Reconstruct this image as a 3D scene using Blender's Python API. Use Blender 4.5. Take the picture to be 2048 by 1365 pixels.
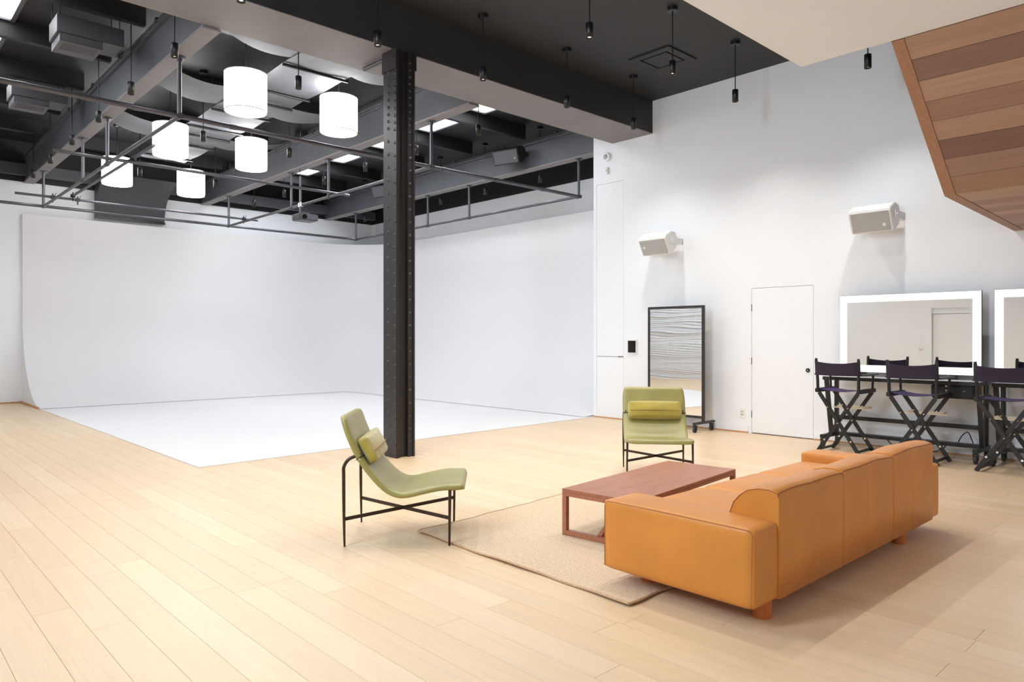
import bpy, bmesh, math, random
from mathutils import Vector, Matrix
PI = math.pi
random.seed(7)
sc = bpy.context.scene
for o in list(bpy.data.objects): bpy.data.objects.remove(o)
COL = sc.collection

# ------------------------------------------------------------------ camera, world, exposure
CAM_H = 1.40
cd = bpy.data.cameras.new('camera'); cam = bpy.data.objects.new('camera', cd); COL.objects.link(cam)
cd.sensor_width = 36.0; cd.lens = 36.0 * 1430.0 / 2048.0
cd.shift_y = -6.5 / 2048.0
cd.clip_start = 0.05; cd.clip_end = 100
cam.location = (0, 0, CAM_H); cam.rotation_euler = (PI / 2, 0, math.radians(47 - 90))
sc.camera = cam
w = bpy.data.worlds.new('world'); sc.world = w; w.use_nodes = True
w.node_tree.nodes['Background'].inputs[0].default_value = (0.75, 0.85, 1.0, 1)
w.node_tree.nodes['Background'].inputs[1].default_value = 1.0
sc.view_settings.view_transform = 'Standard'; sc.view_settings.look = 'None'
sc.view_settings.gamma = 1.0; sc.view_settings.use_curve_mapping = False
sc.view_settings.exposure = 0.03
sc.cycles.max_bounces = 12; sc.cycles.diffuse_bounces = 6; sc.cycles.glossy_bounces = 5
sc.cycles.sample_clamp_indirect = 6.0; sc.cycles.caustics_reflective = False; sc.cycles.caustics_refractive = False

P_FRONT = 108.0       # watts of one pendant over the lounge
P_STUDIO = 9.0       # watts of one pendant over the studio
L_DRUM = 13.0         # radiance of a drum lamp shade
L_SKY = 8.0          # radiance of the sky seen in a skylight
P_FILL_SIDE = 12.0; P_FILL_TALL = 310.0; P_FILL_BACK = 34.0      # watts of the added, unseen fill windows beside and behind the camera
C_WARM = (1.0, 0.965, 0.915)
C_COOL = (0.93, 0.96, 1.0)

# ------------------------------------------------------------------ helpers
def tag(o, label=None, cat=None, group=None, kind=None):
    if label: o['label'] = label
    if cat: o['category'] = cat
    if group: o['group'] = group
    if kind: o['kind'] = kind
    return o

class MB:
    def __init__(s): s.v = []; s.f = []; s.sm = []
    def add(s, vs, fs, smooth=False, M=None):
        b = len(s.v)
        s.v += [tuple(M @ Vector(p)) if M else tuple(p) for p in vs]
        s.f += [tuple(i + b for i in f) for f in fs]; s.sm += [smooth] * len(fs)
        return s
    def box(s, lo, hi, M=None):
        x0, y0, z0 = lo; x1, y1, z1 = hi
        vs = [(x0,y0,z0),(x1,y0,z0),(x1,y1,z0),(x0,y1,z0),(x0,y0,z1),(x1,y0,z1),(x1,y1,z1),(x0,y1,z1)]
        return s.add(vs, [(0,3,2,1),(4,5,6,7),(0,1,5,4),(1,2,6,5),(2,3,7,6),(3,0,4,7)], False, M)
    def cbox(s, c, d, M=None):
        return s.box([c[i]-d[i]/2 for i in range(3)], [c[i]+d[i]/2 for i in range(3)], M)
    def bar(s, p, q, a, b, up=(0,0,1)):
        p = Vector(p); q = Vector(q); d = (q-p).normalized(); u = Vector(up)
        if abs(d.dot(u)) > 0.98: u = Vector((1,0,0))
        sd = d.cross(u).normalized(); u = sd.cross(d)
        vs = [e + sd*i*a/2 + u*j*b/2 for e in (p,q) for i,j in ((-1,-1),(1,-1),(1,1),(-1,1))]
        return s.add(vs, [(3,2,1,0),(4,5,6,7),(0,1,5,4),(1,2,6,5),(2,3,7,6),(3,0,4,7)])
    def cyl(s, p, q, r, n=12, r2=None, caps=True):
        p = Vector(p); q = Vector(q); d = (q-p).normalized(); r2 = r if r2 is None else r2
        u = Vector((0,0,1)) if abs(d.z) < 0.9 else Vector((1,0,0))
        a = d.cross(u).normalized(); b = d.cross(a)
        vs = []; fs = []
        for e, rr in ((p,r),(q,r2)):
            for k in range(n):
                t = 2*PI*k/n; vs.append(e + a*math.cos(t)*rr + b*math.sin(t)*rr)
        for k in range(n): fs.append((k,(k+1)%n,n+(k+1)%n,n+k))
        s.add(vs, fs, True)
        if caps: s.add(vs, [tuple(range(n))[::-1], tuple(range(n,2*n))])
        return s
    def tube(s, path, r, n=8, rf=None):
        P = [Vector(p) for p in path]; vs = []; fs = []; m = len(P)
        ref = Vector((0,0,1)); prev = None
        for i in range(m):
            d = (P[min(i+1,m-1)] - P[max(i-1,0)]).normalized()
            if prev is None:
                u = ref if abs(d.dot(ref)) < 0.9 else Vector((1,0,0))
                a = d.cross(u).normalized()
            else:
                a = (prev - d*prev.dot(d)).normalized()
            prev = a; b = d.cross(a)
            rr = rf(i/(m-1)) if rf else r
            for k in range(n):
                t = 2*PI*k/n; vs.append(P[i] + a*math.cos(t)*rr + b*math.sin(t)*rr)
        for i in range(m-1):
            for k in range(n): fs.append((i*n+k, i*n+(k+1)%n, (i+1)*n+(k+1)%n, (i+1)*n+k))
        s.add(vs, fs, True)
        s.add(vs, [tuple(range(n))[::-1], tuple(range((m-1)*n, m*n))])
        return s
    def lathe(s, prof, c=(0,0,0), n=24, smooth=True):
        vs = []; fs = []; m = len(prof)
        for (r,z) in prof:
            for k in range(n):
                t = 2*PI*k/n; vs.append((c[0]+r*math.cos(t), c[1]+r*math.sin(t), c[2]+z))
        for i in range(m-1):
            for k in range(n): fs.append((i*n+k, i*n+(k+1)%n, (i+1)*n+(k+1)%n, (i+1)*n+k))
        return s.add(vs, fs, smooth)
    def disc(s, c, r, n=16, nz=1):
        vs = [(c[0]+r*math.cos(2*PI*k/n), c[1]+r*math.sin(2*PI*k/n), c[2]) for k in range(n)]
        return s.add(vs, [tuple(range(n)) if nz > 0 else tuple(range(n))[::-1]])
    def prism(s, poly, fn, a, b, smooth=False):
        n = len(poly); vs = [fn(p, a) for p in poly] + [fn(p, b) for p in poly]
        s.add(vs, [(k,(k+1)%n,n+(k+1)%n,n+k) for k in range(n)], smooth)
        return s.add(vs, [tuple(range(n))[::-1], tuple(range(n,2*n))])
    def grid(s, fn, nu, nv, smooth=True, closed=False):
        vs = [fn(i/nu, j/nv) for i in range(nu+1) for j in range(nv+1)]
        fs = [(i*(nv+1)+j, (i+1)*(nv+1)+j, (i+1)*(nv+1)+j+1, i*(nv+1)+j+1) for i in range(nu) for j in range(nv)]
        return s.add(vs, fs, smooth)
    def sphere(s, c, r, n=10, sq=(1,1,1)):
        return s.grid(lambda u,v: (c[0]+sq[0]*r*math.sin(PI*v)*math.cos(2*PI*u), c[1]+sq[1]*r*math.sin(PI*v)*math.sin(2*PI*u), c[2]+sq[2]*r*math.cos(PI*v)), n, max(4,n//2))
    def soft(s, lo, hi, r, puff=(0,0,0), n=10, fn=None):
        # rounded, slightly stuffed box
        lo = Vector(lo); hi = Vector(hi); c = (lo+hi)/2; h = (hi-lo)/2
        bm = bmesh.new(); bmesh.ops.create_cube(bm, size=2)
        bmesh.ops.subdivide_edges(bm, edges=bm.edges[:], cuts=n, use_grid_fill=True)
        for v in bm.verts:
            u = v.co.copy()
            q = Vector([max(-1,min(1, math.copysign(abs(u[i])**0.8, u[i]))) for i in range(3)])
            p = Vector([q[i]*h[i] for i in range(3)])
            inn = Vector([max(-(h[i]-r), min(h[i]-r, p[i])) for i in range(3)])
            dd = p - inn
            if dd.length > 1e-6: p = inn + dd.normalized()*r
            for i in range(3):
                if puff[i] and abs(u[i]) > 0.999:
                    j, k = (i+1)%3, (i+2)%3
                    p[i] += math.copysign(puff[i]*(1-q[j]**2)*(1-q[k]**2), u[i])
            p = p + c
            v.co = fn(p) if fn else p
        bm.verts.ensure_lookup_table(); bm.verts.index_update()
        s.add([v.co.copy() for v in bm.verts], [tuple(v.index for v in f.verts) for f in bm.faces], True)
        bm.free(); return s
    def build(s, name, mat, parent=None, bevel=0, seg=2, merge=False, tint=None):
        me = bpy.data.meshes.new(name); me.from_pydata(s.v, [], s.f)
        me.polygons.foreach_set('use_smooth', s.sm)
        if bevel or merge:
            bm = bmesh.new(); bm.from_mesh(me)
            bmesh.ops.remove_doubles(bm, verts=bm.verts, dist=1e-5)
            if bevel:
                es = [e for e in bm.edges if len(e.link_faces) == 2 and e.calc_face_angle(0) > 0.6]
                bmesh.ops.bevel(bm, geom=es, offset=bevel, segments=seg, affect='EDGES', clamp_overlap=True)
            bmesh.ops.recalc_face_normals(bm, faces=bm.faces)
            bm.to_mesh(me); bm.free()
        me.update()
        if tint is not None:
            a = me.attributes.new('tint', 'FLOAT', 'POINT')
            a.data.foreach_set('value', [tint]*len(me.vertices) if not isinstance(tint, list) else tint)
        for m in (mat if isinstance(mat, (list,tuple)) else [mat]): me.materials.append(m)
        o = bpy.data.objects.new(name, me); COL.objects.link(o)
        if parent is not None: o.parent = parent
        return o

def empty(name, loc=(0,0,0), rz=0, label=None, cat=None, group=None, kind=None):
    o = bpy.data.objects.new(name, None); COL.objects.link(o)
    o.location = loc; o.rotation_euler = (0,0,rz); o.empty_display_size = 0.1
    return tag(o, label, cat, group, kind)

def copy_tree(o, parent=None):
    c = o.copy(); COL.objects.link(c)
    if parent is not None: c.parent = parent
    for ch in list(KIDS(o)): copy_tree(ch, c)
    return c
def KIDS(o): return [x for x in bpy.data.objects if x.parent == o]

# ------------------------------------------------------------------ materials
def lin(r,g,b):
    f = lambda c: (c/255/12.92 if c/255 <= 0.04045 else ((c/255+0.055)/1.055)**2.4)
    return (f(r),f(g),f(b),1)
class NT:
    def __init__(s, name):
        s.m = bpy.data.materials.new(name); s.m.use_nodes = True
        s.t = s.m.node_tree; s.b = s.t.nodes['Principled BSDF']
    def n(s, typ, **kw):
        x = s.t.nodes.new(typ)
        for k, v in kw.items():
            if k in x.inputs: x.inputs[k].default_value = v
            else: setattr(x, k, v)
        return x
    def l(s, a, b): s.t.links.new(a, b)
    def bump(s, h, strength=0.2, dist=0.002):
        b = s.n('ShaderNodeBump'); b.inputs['Strength'].default_value = strength; b.inputs['Distance'].default_value = dist
        s.l(h, b.inputs['Height']); s.l(b.outputs[0], s.b.inputs['Normal'])
def mat(name, col, rough=0.5, metal=0.0, var=0.06, scale=6.0, bump=0.0, bscale=80.0, spec=0.5, sheen=0.0, coat=0.0, stretch=(1,1,1)):
    k = NT(name); c = lin(*col)
    tc = k.n('ShaderNodeTexCoord'); mp = k.n('ShaderNodeMapping'); mp.inputs['Scale'].default_value = stretch
    k.l(tc.outputs['Object'], mp.inputs[0])
    ns = k.n('ShaderNodeTexNoise'); ns.inputs['Scale'].default_value = scale; ns.inputs['Detail'].default_value = 5
    k.l(mp.outputs[0], ns.inputs[0])
    rp = k.n('ShaderNodeValToRGB')
    rp.color_ramp.elements[0].position = 0.3; rp.color_ramp.elements[1].position = 0.7
    rp.color_ramp.elements[0].color = tuple(x*(1-var) for x in c[:3])+(1,)
    rp.color_ramp.elements[1].color = tuple(min(1,x*(1+var)) for x in c[:3])+(1,)
    k.l(ns.outputs[0], rp.inputs[0]); k.l(rp.outputs[0], k.b.inputs['Base Color'])
    k.b.inputs['Roughness'].default_value = rough; k.b.inputs['Metallic'].default_value = metal
    k.b.inputs['Specular IOR Level'].default_value = spec
    k.b.inputs['Sheen Weight'].default_value = sheen; k.b.inputs['Coat Weight'].default_value = coat
    if bump:
        n2 = k.n('ShaderNodeTexNoise'); n2.inputs['Scale'].default_value = bscale; n2.inputs['Detail'].default_value = 4
        k.l(mp.outputs[0], n2.inputs[0]); k.bump(n2.outputs[0], bump, 0.004)
    return k.m
def emit(name, col, s):
    k = NT(name)
    k.b.inputs['Base Color'].default_value = (0.8,0.8,0.8,1)
    k.b.inputs['Emission Color'].default_value = (*col,1); k.b.inputs['Emission Strength'].default_value = s
    return k.m
def wood(name, cols, sx, sy, rough=0.4, axis='y', tint=True, bump=0.08, contrast=0.16, coat=0.0, pos=True):
    k = NT(name)
    if pos: src = k.n('ShaderNodeNewGeometry').outputs['Position']
    else: src = k.n('ShaderNodeTexCoord').outputs['Object']
    if tint: at = k.n('ShaderNodeAttribute'); at.attribute_name = 'tint'; tv = at.outputs['Fac']
    off = k.n('ShaderNodeVectorMath'); off.operation = 'ADD'; k.l(src, off.inputs[0])
    if tint:
        cb = k.n('ShaderNodeCombineXYZ'); mu = k.n('ShaderNodeMath'); mu.operation = 'MULTIPLY'; mu.inputs[1].default_value = 37.0
        k.l(tv, mu.inputs[0]); k.l(mu.outputs[0], cb.inputs[0]); k.l(mu.outputs[0], cb.inputs[1]); k.l(mu.outputs[0], cb.inputs[2]); k.l(cb.outputs[0], off.inputs[1])
    mp = k.n('ShaderNodeMapping'); s = [sx,sx,sx]; s['xyz'.index(axis)] = sy; mp.inputs['Scale'].default_value = s
    k.l(off.outputs[0], mp.inputs[0])
    n1 = k.n('ShaderNodeTexNoise'); n1.inputs['Scale'].default_value = 1.0; n1.inputs['Detail'].default_value = 8; n1.inputs['Roughness'].default_value = 0.6; n1.inputs['Distortion'].default_value = 1.4
    k.l(mp.outputs[0], n1.inputs[0])
    rg = k.n('ShaderNodeMapRange'); rg.inputs[1].default_value = 0.25; rg.inputs[2].default_value = 0.75; rg.inputs[3].default_value = 1-contrast; rg.inputs[4].default_value = 1+contrast*0.6
    k.l(n1.outputs[0], rg.inputs[0])
    rp = k.n('ShaderNodeValToRGB'); els = rp.color_ramp.elements
    while len(els) < len(cols): els.new(0.5)
    for i, c in enumerate(cols): els[i].position = i/(max(1,len(cols)-1)); els[i].color = lin(*c)
    if tint: k.l(tv, rp.inputs[0])
    else: k.l(n1.outputs[0], rp.inputs[0])
    mx = k.n('ShaderNodeVectorMath'); mx.operation = 'SCALE'; k.l(rp.outputs[0], mx.inputs[0]); k.l(rg.outputs[0], mx.inputs['Scale'])
    k.l(mx.outputs[0], k.b.inputs['Base Color']); k.b.inputs['Roughness'].default_value = rough; k.b.inputs['Coat Weight'].default_value = coat
    if bump: k.bump(n1.outputs[0], bump, 0.002)
    return k.m

M = {}
M['white'] = mat('white_wall_paint', (234,237,241), 0.6, var=0.008, scale=1.2, bump=0.03, bscale=120)
M['cyc'] = mat('white_studio_paint', (221,220,222), 0.5, var=0.006, scale=0.8)
M['whiteceil'] = mat('white_soffit_paint', (230,238,248), 0.7, var=0.01, scale=2, bump=0.04, bscale=60)
M['black_ceiling'] = mat('black_ceiling_paint', (33,32,32), 0.6, var=0.06, scale=1.5)
M['black_steel'] = mat('black_painted_steel', (40,38,38), 0.36, var=0.1, scale=3, bump=0.06, bscale=30)
M['beam'] = mat('charcoal_painted_beam', (76,78,84), 0.5, var=0.08, scale=2.0, bump=0.04, bscale=18)
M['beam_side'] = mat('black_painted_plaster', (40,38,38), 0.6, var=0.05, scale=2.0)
M['beam_under'] = mat('grey_painted_plaster', (122,117,117), 0.6, var=0.05, scale=2.5, bump=0.05, bscale=14)  # lighter grey for the cross beam underside and the roof beams' bottom flanges
M['roof'] = mat('dark_roof_deck', (25,24,27), 0.6, var=0.08, scale=1.2)
M['band'] = mat('black_wall_band', (24,23,25), 0.6, var=0.06)
M['pipe'] = mat('grey_steel_pipe', (92,91,96), 0.4, 0.75, var=0.12, scale=5)
M['conduit'] = mat('dark_conduit', (74,72,74), 0.45, 0.5, var=0.1)
M['black'] = mat('satin_black', (17,17,18), 0.4, var=0.1)
M['black_matte'] = mat('matte_black', (13,13,14), 0.65, var=0.1)
M['void'] = mat('dark_gap', (30,30,30), 0.9)
M['leather'] = mat('tan_leather', (200,129,52), 0.42, var=0.07, scale=3.5, bump=0.10, bscale=260, spec=0.4, sheen=0.05)
M['seam'] = mat('brown_piping_thread', (150,88,52), 0.6)
M['sofaleg'] = wood('orange_oak_leg', [(176,96,40),(196,112,52)], 60, 6, 0.45, 'z', tint=False, pos=False)
M['green'] = mat('olive_leather', (137,129,62), 0.40, var=0.12, scale=4, bump=0.06, bscale=200, spec=0.9, coat=0.0, sheen=0.10)
M['green_pillow'] = mat('mustard_velvet', (152,136,44), 0.75, var=0.16, scale=9, bump=0.25, bscale=26, sheen=0.6, stretch=(1,0.35,1))
M['bronze'] = mat('dark_bronze_metal', (62,49,41), 0.4, 0.6, var=0.08)
M['walnut'] = wood('walnut_wood', [(124,72,52),(166,108,82),(142,86,62)], 34, 2.6, 0.38, 'x', tint=False, pos=False, contrast=0.22)
M['floor'] = wood('pale_oak_floor', [(214,186,150),(218,191,157),(215,188,153),(221,196,164),(212,183,147)], 26, 1.3, 0.36, 'y', bump=0.04, contrast=0.085)
M['floorgap'] = mat('floor_joint', (176,146,114), 0.8)
M['stairwood'] = wood('cedar_plank', [(122,93,82),(160,128,112),(182,150,124),(142,108,94),(172,142,120)], 22, 0.9, 0.55, 'y', bump=0.12, contrast=0.16)
M['stairtrim'] = wood('cedar_trim', [(150,110,86),(168,128,100)], 24, 1.2, 0.55, 'z', tint=False, contrast=0.14)
M['rug'] = None
M['base_wood'] = mat('oak_shoe_moulding', (188,140,96), 0.5, var=0.08)
M['plastic_white'] = mat('white_plastic', (232,232,230), 0.4, var=0.01)
M['grille_grey'] = mat('grey_mesh_grille', (176,176,174), 0.6, var=0.03, bump=0.2, bscale=500)
M['grille_dark'] = mat('dark_mesh_grille', (82,84,90), 0.5, 0.2, var=0.05, bump=0.2, bscale=500)
M['purple'] = mat('aubergine_canvas', (40,29,48), 0.85, var=0.1, scale=14, bump=0.1, bscale=400)
M['purple_seat'] = mat('violet_canvas', (62,44,92), 0.85, var=0.1, scale=14, bump=0.1, bscale=400)
M['chairblack'] = mat('black_lacquered_wood', (22,20,20), 0.42, var=0.1, scale=10, stretch=(1,1,0.2))
M['cream'] = mat('cream_painted_wood', (226,212,188), 0.5, var=0.05)
M['chrome'] = mat('chrome', (210,210,210), 0.15, 1.0, var=0.01)
M['rubber'] = mat('grey_rubber', (60,60,62), 0.7)
M['tabletop'] = mat('white_laminate', (222,222,222), 0.25, var=0.01)
M['ac'] = mat('grey_sheet_metal', (82,81,86), 0.45, 0.3, var=0.05)
M['sail'] = mat('silver_fabric', (90,92,97), 0.75, var=0.05, scale=3, bump=0.12, bscale=7, stretch=(1,1,1))
M['hood'] = mat('charcoal_hood_metal', (66,66,70), 0.5, 0.1, var=0.06)
M['screen'] = mat('black_glass', (8,8,9), 0.12, var=0.02)
M['drum'] = emit('lit_white_shade', (1.0,0.98,0.96), L_DRUM)
M['sky'] = emit('skylight_daylight', (0.93,0.97,1.0), L_SKY)
M['bulb'] = emit('lit_bulb', (1.0,0.93,0.82), 14.0)
M['vanity_glow'] = emit('backlit_frosted_band', (1.0,0.98,0.95), 0.62)
M['silver'] = (lambda k: (setattr(k.b.inputs['Metallic'],'default_value',1.0), setattr(k.b.inputs['Roughness'],'default_value',0.01), setattr(k.b.inputs['Base Color'],'default_value',(0.9,0.91,0.91,1)), k.m)[-1])(NT('mirror_silver'))
M['red'] = mat('red_button', (150,60,50), 0.4)
M['blue'] = mat('blue_button', (60,90,140), 0.4)
def rugmat():
    k = NT('woven_jute'); g = k.n('ShaderNodeNewGeometry')
    mp = k.n('ShaderNodeMapping'); mp.inputs['Scale'].default_value = (62,62,62); mp.inputs['Rotation'].default_value = (0,0,0.06); k.l(g.outputs['Position'], mp.inputs[0])
    wv = k.n('ShaderNodeTexWave'); wv.wave_type = 'BANDS'; wv.bands_direction = 'DIAGONAL'; wv.inputs['Scale'].default_value = 0.85; wv.inputs['Distortion'].default_value = 1.5; wv.inputs['Detail'].default_value = 2
    k.l(mp.outputs[0], wv.inputs[0])
    ns = k.n('ShaderNodeTexNoise'); ns.inputs['Scale'].default_value = 75; ns.inputs['Detail'].default_value = 6; k.l(g.outputs['Position'], ns.inputs[0])
    ad = k.n('ShaderNodeMath'); ad.operation = 'MULTIPLY_ADD'; ad.inputs[1].default_value = 0.45; k.l(wv.outputs['Fac'], ad.inputs[0])
    m2 = k.n('ShaderNodeMath'); m2.operation = 'MULTIPLY'; m2.inputs[1].default_value = 0.68; k.l(ns.outputs[0], m2.inputs[0]); k.l(m2.outputs[0], ad.inputs[2])
    rp = k.n('ShaderNodeValToRGB'); e = rp.color_ramp.elements; e[0].position = 0.24; e[0].color = lin(142,115,90); e[1].position = 0.64; e[1].color = lin(222,200,170)
    k.l(ad.outputs[0], rp.inputs[0]); k.l(rp.outputs[0], k.b.inputs['Base Color']); k.b.inputs['Roughness'].default_value = 0.95
    k.bump(ad.outputs[0], 0.5, 0.006); return k.m
M['rug'] = rugmat()
M['rug_edge'] = mat('braided_jute_edge', (188,156,122), 0.95, var=0.15, scale=60, bump=0.5, bscale=140)

# ------------------------------------------------------------------ light sources of the place
def spot(name, loc, power, parent, size=126, blend=1.0, col=C_WARM, rad=0.03):
    l = bpy.data.lights.new(name, 'SPOT'); l.energy = power; l.color = col; l.spot_size = math.radians(size); l.spot_blend = blend; l.shadow_soft_size = rad
    o = bpy.data.objects.new(name, l); COL.objects.link(o); o.location = loc; o.parent = parent
    return o

# ------------------------------------------------------------------ room shell
XL, XW, YF, YB = -1.2, 9.72, -3.2, 18.45
XS = 11.5
ZC = 5.30
STRUCT = 'structure'
def S(o, label, cat): return tag(o, label, cat, None, STRUCT)

def wall_cells(mb, axis, pos, th, a0, a1, z0, z1, holes):
    As = sorted({a0,a1,*[h[0] for h in holes],*[h[1] for h in holes]}); Zs = sorted({z0,z1,*[h[2] for h in holes],*[h[3] for h in holes]})
    for i in range(len(As)-1):
        for j in range(len(Zs)-1):
            ca, cz = (As[i]+As[i+1])/2, (Zs[j]+Zs[j+1])/2
            if any(h[0]<ca<h[1] and h[2]<cz<h[3] for h in holes): continue
            if axis == 'x': mb.box((pos,As[i],Zs[j]), (pos+th,As[i+1],Zs[j+1]))
            else: mb.box((As[i],pos,Zs[j]), (As[i+1],pos+th,Zs[j+1]))

# floor: base + planks
fl = MB().box((XL-0.2,YF-0.2,-0.10),(XS+0.2,YB+0.2,-0.012)).build('floor', M['floorgap'])
S(fl, 'pale oak plank floor running through the whole studio', 'floor')
F = Vector((math.cos(math.radians(47)), math.sin(math.radians(47)), 0)); R = Vector((F.y, -F.x, 0))
def proj(x,y,z):
    p = Vector((x,y,z-CAM_H)); d = p.dot(F)
    return None if d < 0.2 else (1024+1430*p.dot(R)/d, 676-1430*p.z/d)
planks = []
PW = 0.1742
rr = random.Random(3)
x = 0.684 - PW*11
while x < XS:
    y = YF - rr.random()*2.0
    while y < YB:
        L = rr.choice((1.2,1.5,1.8,2.1,2.4)); y1 = min(y+L, YB)
        y0 = max(y, YF); x1 = min(x+PW, XS); x0 = max(x, XL)
        if y1 > y0+0.02 and x1 > x0+0.01 and not (x0 > 2.95 and y0 > 8.25): 
            if x0 >= XW and y0 < 8.3: pass
            else: planks.append((x0,x1,y0,y1,rr.random()))
        y += L
    x += PW
def area(p):
    pts = []; inside = 0
    for sx in (0.02,0.5,0.98):
        for sy in (0.02,0.25,0.5,0.75,0.98):
            q = proj(p[0]+(p[1]-p[0])*sx, p[2]+(p[3]-p[2])*sy, 0)
            if q and -20 < q[0] < 2070 and q[1] < 1385: inside += 1
    if not inside: return 0
    c = Vector(((p[0]+p[1])/2,(p[2]+p[3])/2,-CAM_H)); d = max(0.6,c.dot(F))
    return (p[1]-p[0])*(p[3]-p[2])/d**3*inside/15
planks.sort(key=area, reverse=True)
def plank_box(mb, p, g=0.0009): mb.box((p[0]+g,p[2]+g,-0.012),(p[1]-g,p[3]-g,0.0))
for p in planks[:299]:
    m = MB(); plank_box(m, p); m.build('plank', M['floor'], fl, tint=p[4])
m = MB(); tl = []
for p in planks[299:]: plank_box(m, p); tl += [p[4]]*8
o = m.build('plank', M['floor'], fl, tint=tl); o['kind'] = 'stuff'

# wall on the right (white, with flush door and tall flush panels)
DOOR = (4.357,5.273,0.0,2.126); PAN = (7.631,8.231,0.075,4.096)
m = MB(); wall_cells(m, 'x', XW, 0.16, YF, 8.30, 0, ZC, [DOOR, PAN]); m.box((XW+0.16,8.14,0),(XS,8.30,6.0)); m.box((XW,6.9,ZC),(XW+0.16,8.30,6.0))
wr = m.build('wall_right', M['white'], merge=True); S(wr, 'tall white wall with flush doors, speakers and vanity mirrors', 'wall')
g = 0.005
d1 = MB().box((XW+0.002,DOOR[0]+g,0.012),(XW+0.045,DOOR[1]-g,DOOR[3]-g)).build('door_1', M['white']); S(d1, 'flush white door with small black lock in the tall white wall', 'door')
MB().box((XW+0.06,DOOR[0],0),(XW+0.15,DOOR[1],DOOR[3])).build('door_backing', M['void'], d1)
m = MB(); m.cyl((XW-0.012,4.432,0.951),(XW+0.004,4.432,0.951),0.028,20)
kn = m.build('lock', M['black'], d1); MB().cyl((XW-0.017,4.432,0.951),(XW-0.011,4.432,0.951),0.010,12).build('thumb_turn', M['chrome'], kn)
for z in (0.28,1.06,1.84): MB().cyl((XW-0.002,DOOR[1]-0.002,z-0.05),(XW-0.002,DOOR[1]-0.002,z+0.05),0.006,8).build('hinge', M['grille_dark'], d1)
d2 = MB().box((XW+0.002,PAN[0]+g,1.077),(XW+0.045,PAN[1]-g,PAN[3]-g)).build('door_2', M['white']); S(d2, 'tall narrow flush white access panel at the far end of the wall', 'panel door')
MB().box((XW+0.06,PAN[0],1.075),(XW+0.15,PAN[1],PAN[3])).build('door_backing', M['void'], d2)
MB().box((XW-0.004,PAN[0]+0.01,1.069),(XW+0.004,PAN[0]+0.12,1.081)).build('latch', M['black'], d2)
d3 = MB().box((XW+0.002,PAN[0]+g,PAN[2]+g),(XW+0.045,PAN[1]-g,1.069)).build('door_3', M['white']); S(d3, 'low narrow flush white access panel under the tall one', 'panel door')
MB().box((XW+0.06,PAN[0],PAN[2]),(XW+0.15,PAN[1],1.07)).build('door_backing', M['void'], d3)
for i,(a,b) in enumerate(((YF,DOOR[0]-0.01),(DOOR[1]+0.05,8.30))):
    o = MB().box((XW-0.012,a,0.014),(XW,b,0.10)).build('baseboard_right', M['white'], bevel=0.003); S(o, 'white baseboard '+('behind the vanities' if i==0 else 'behind the standing mirror'), 'baseboard')
    MB().box((XW-0.026,a,0.0),(XW-0.010,b,0.018)).build('shoe_moulding', M['base_wood'], o)
# back wall + studio side wall + left wall + front wall
m = MB().box((XL-0.2,YB,0),(XS+0.2,YB+0.2,6.0)); o = m.build('wall_back', M['white']); S(o, 'white back wall of the studio', 'wall')
o = MB().box((XS,8.30,0),(XS+0.2,YB,6.0)).build('wall_studio_side', M['white']); S(o, 'white side wall of the studio beyond the column', 'wall')
o = MB().box((XL,YB-0.03,4.76),(XS,YB,6.0)).build('trim_1', M['band']); S(o, 'black painted band along the top of the back wall', 'wall band')
o = MB().box((XS-0.03,8.30,4.76),(XS,YB-0.03,6.0)).build('trim_2', M['band']); S(o, 'black painted band along the top of the studio side wall', 'wall band')
o = MB().box((XL,YB-0.018,0),(2.78,YB,0.10)).build('baseboard_back', M['white']); S(o, 'white baseboard left of the cyclorama', 'baseboard')
MB().box((XL,YB-0.03,0),(2.78,YB-0.018,0.03)).build('shoe_moulding', M['base_wood'], o)
D2 = (5.15,6.02,0,2.16)
m = MB(); wall_cells(m, 'x', XL-0.2, 0.2, YF, YB, 0, 6.0, [D2, (-2.6,2.3,0.5,3.35), (2.85,3.95,2.4,5.1)]); wl = m.build('wall_left', M['white']); S(wl, 'white wall opposite the vanities, white brick beyond', 'wall')
m = MB(); rb = random.Random(5); z = 0.0; row = 0
while z < 3.4:
    y = 8.4 + (0.11 if row % 2 else 0); rdx = 0.012 + rb.random()*0.050
    while y < 18.2:
        dx = rdx + rb.random()*0.008; m.box((XL,y,z),(XL+dx,y+0.2125,z+0.047)); y += 0.215
    z += 0.066; row += 1
o = m.build('brick', M['white'], wl); o['kind'] = 'stuff'
d4 = MB().box((XL-0.10,D2[0]+0.01,0.01),(XL-0.06,D2[1]-0.01,D2[3]-0.16)).build('door_4', M['white']); S(d4, 'white door in the wall opposite, seen in the vanity mirror', 'door')
m = MB(); m.box((XL,D2[0]-0.07,0),(XL+0.02,D2[0],D2[3]+0.07)); m.box((XL,D2[1],0),(XL+0.02,D2[1]+0.07,D2[3]+0.07)); m.box((XL,D2[0],D2[3]),(XL+0.02,D2[1],D2[3]+0.07))
m.build('door_frame', M['white'], d4); MB().box((XL-0.12,D2[0],D2[3]-0.15),(XL-0.05,D2[1],D2[3])).build('head_panel', M['whiteceil'], d4)
MB().box((XL-0.2,D2[0],0),(XL-0.13,D2[1],D2[3])).build('door_backing', M['white'], d4)
sw = MB().box((XL,6.20,1.03),(XL+0.008,6.32,1.16)).build('switch_plate', M['plastic_white'], bevel=0.002); tag(sw, 'white switch plate with red and blue buttons seen in the vanity mirror', 'switch')
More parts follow.
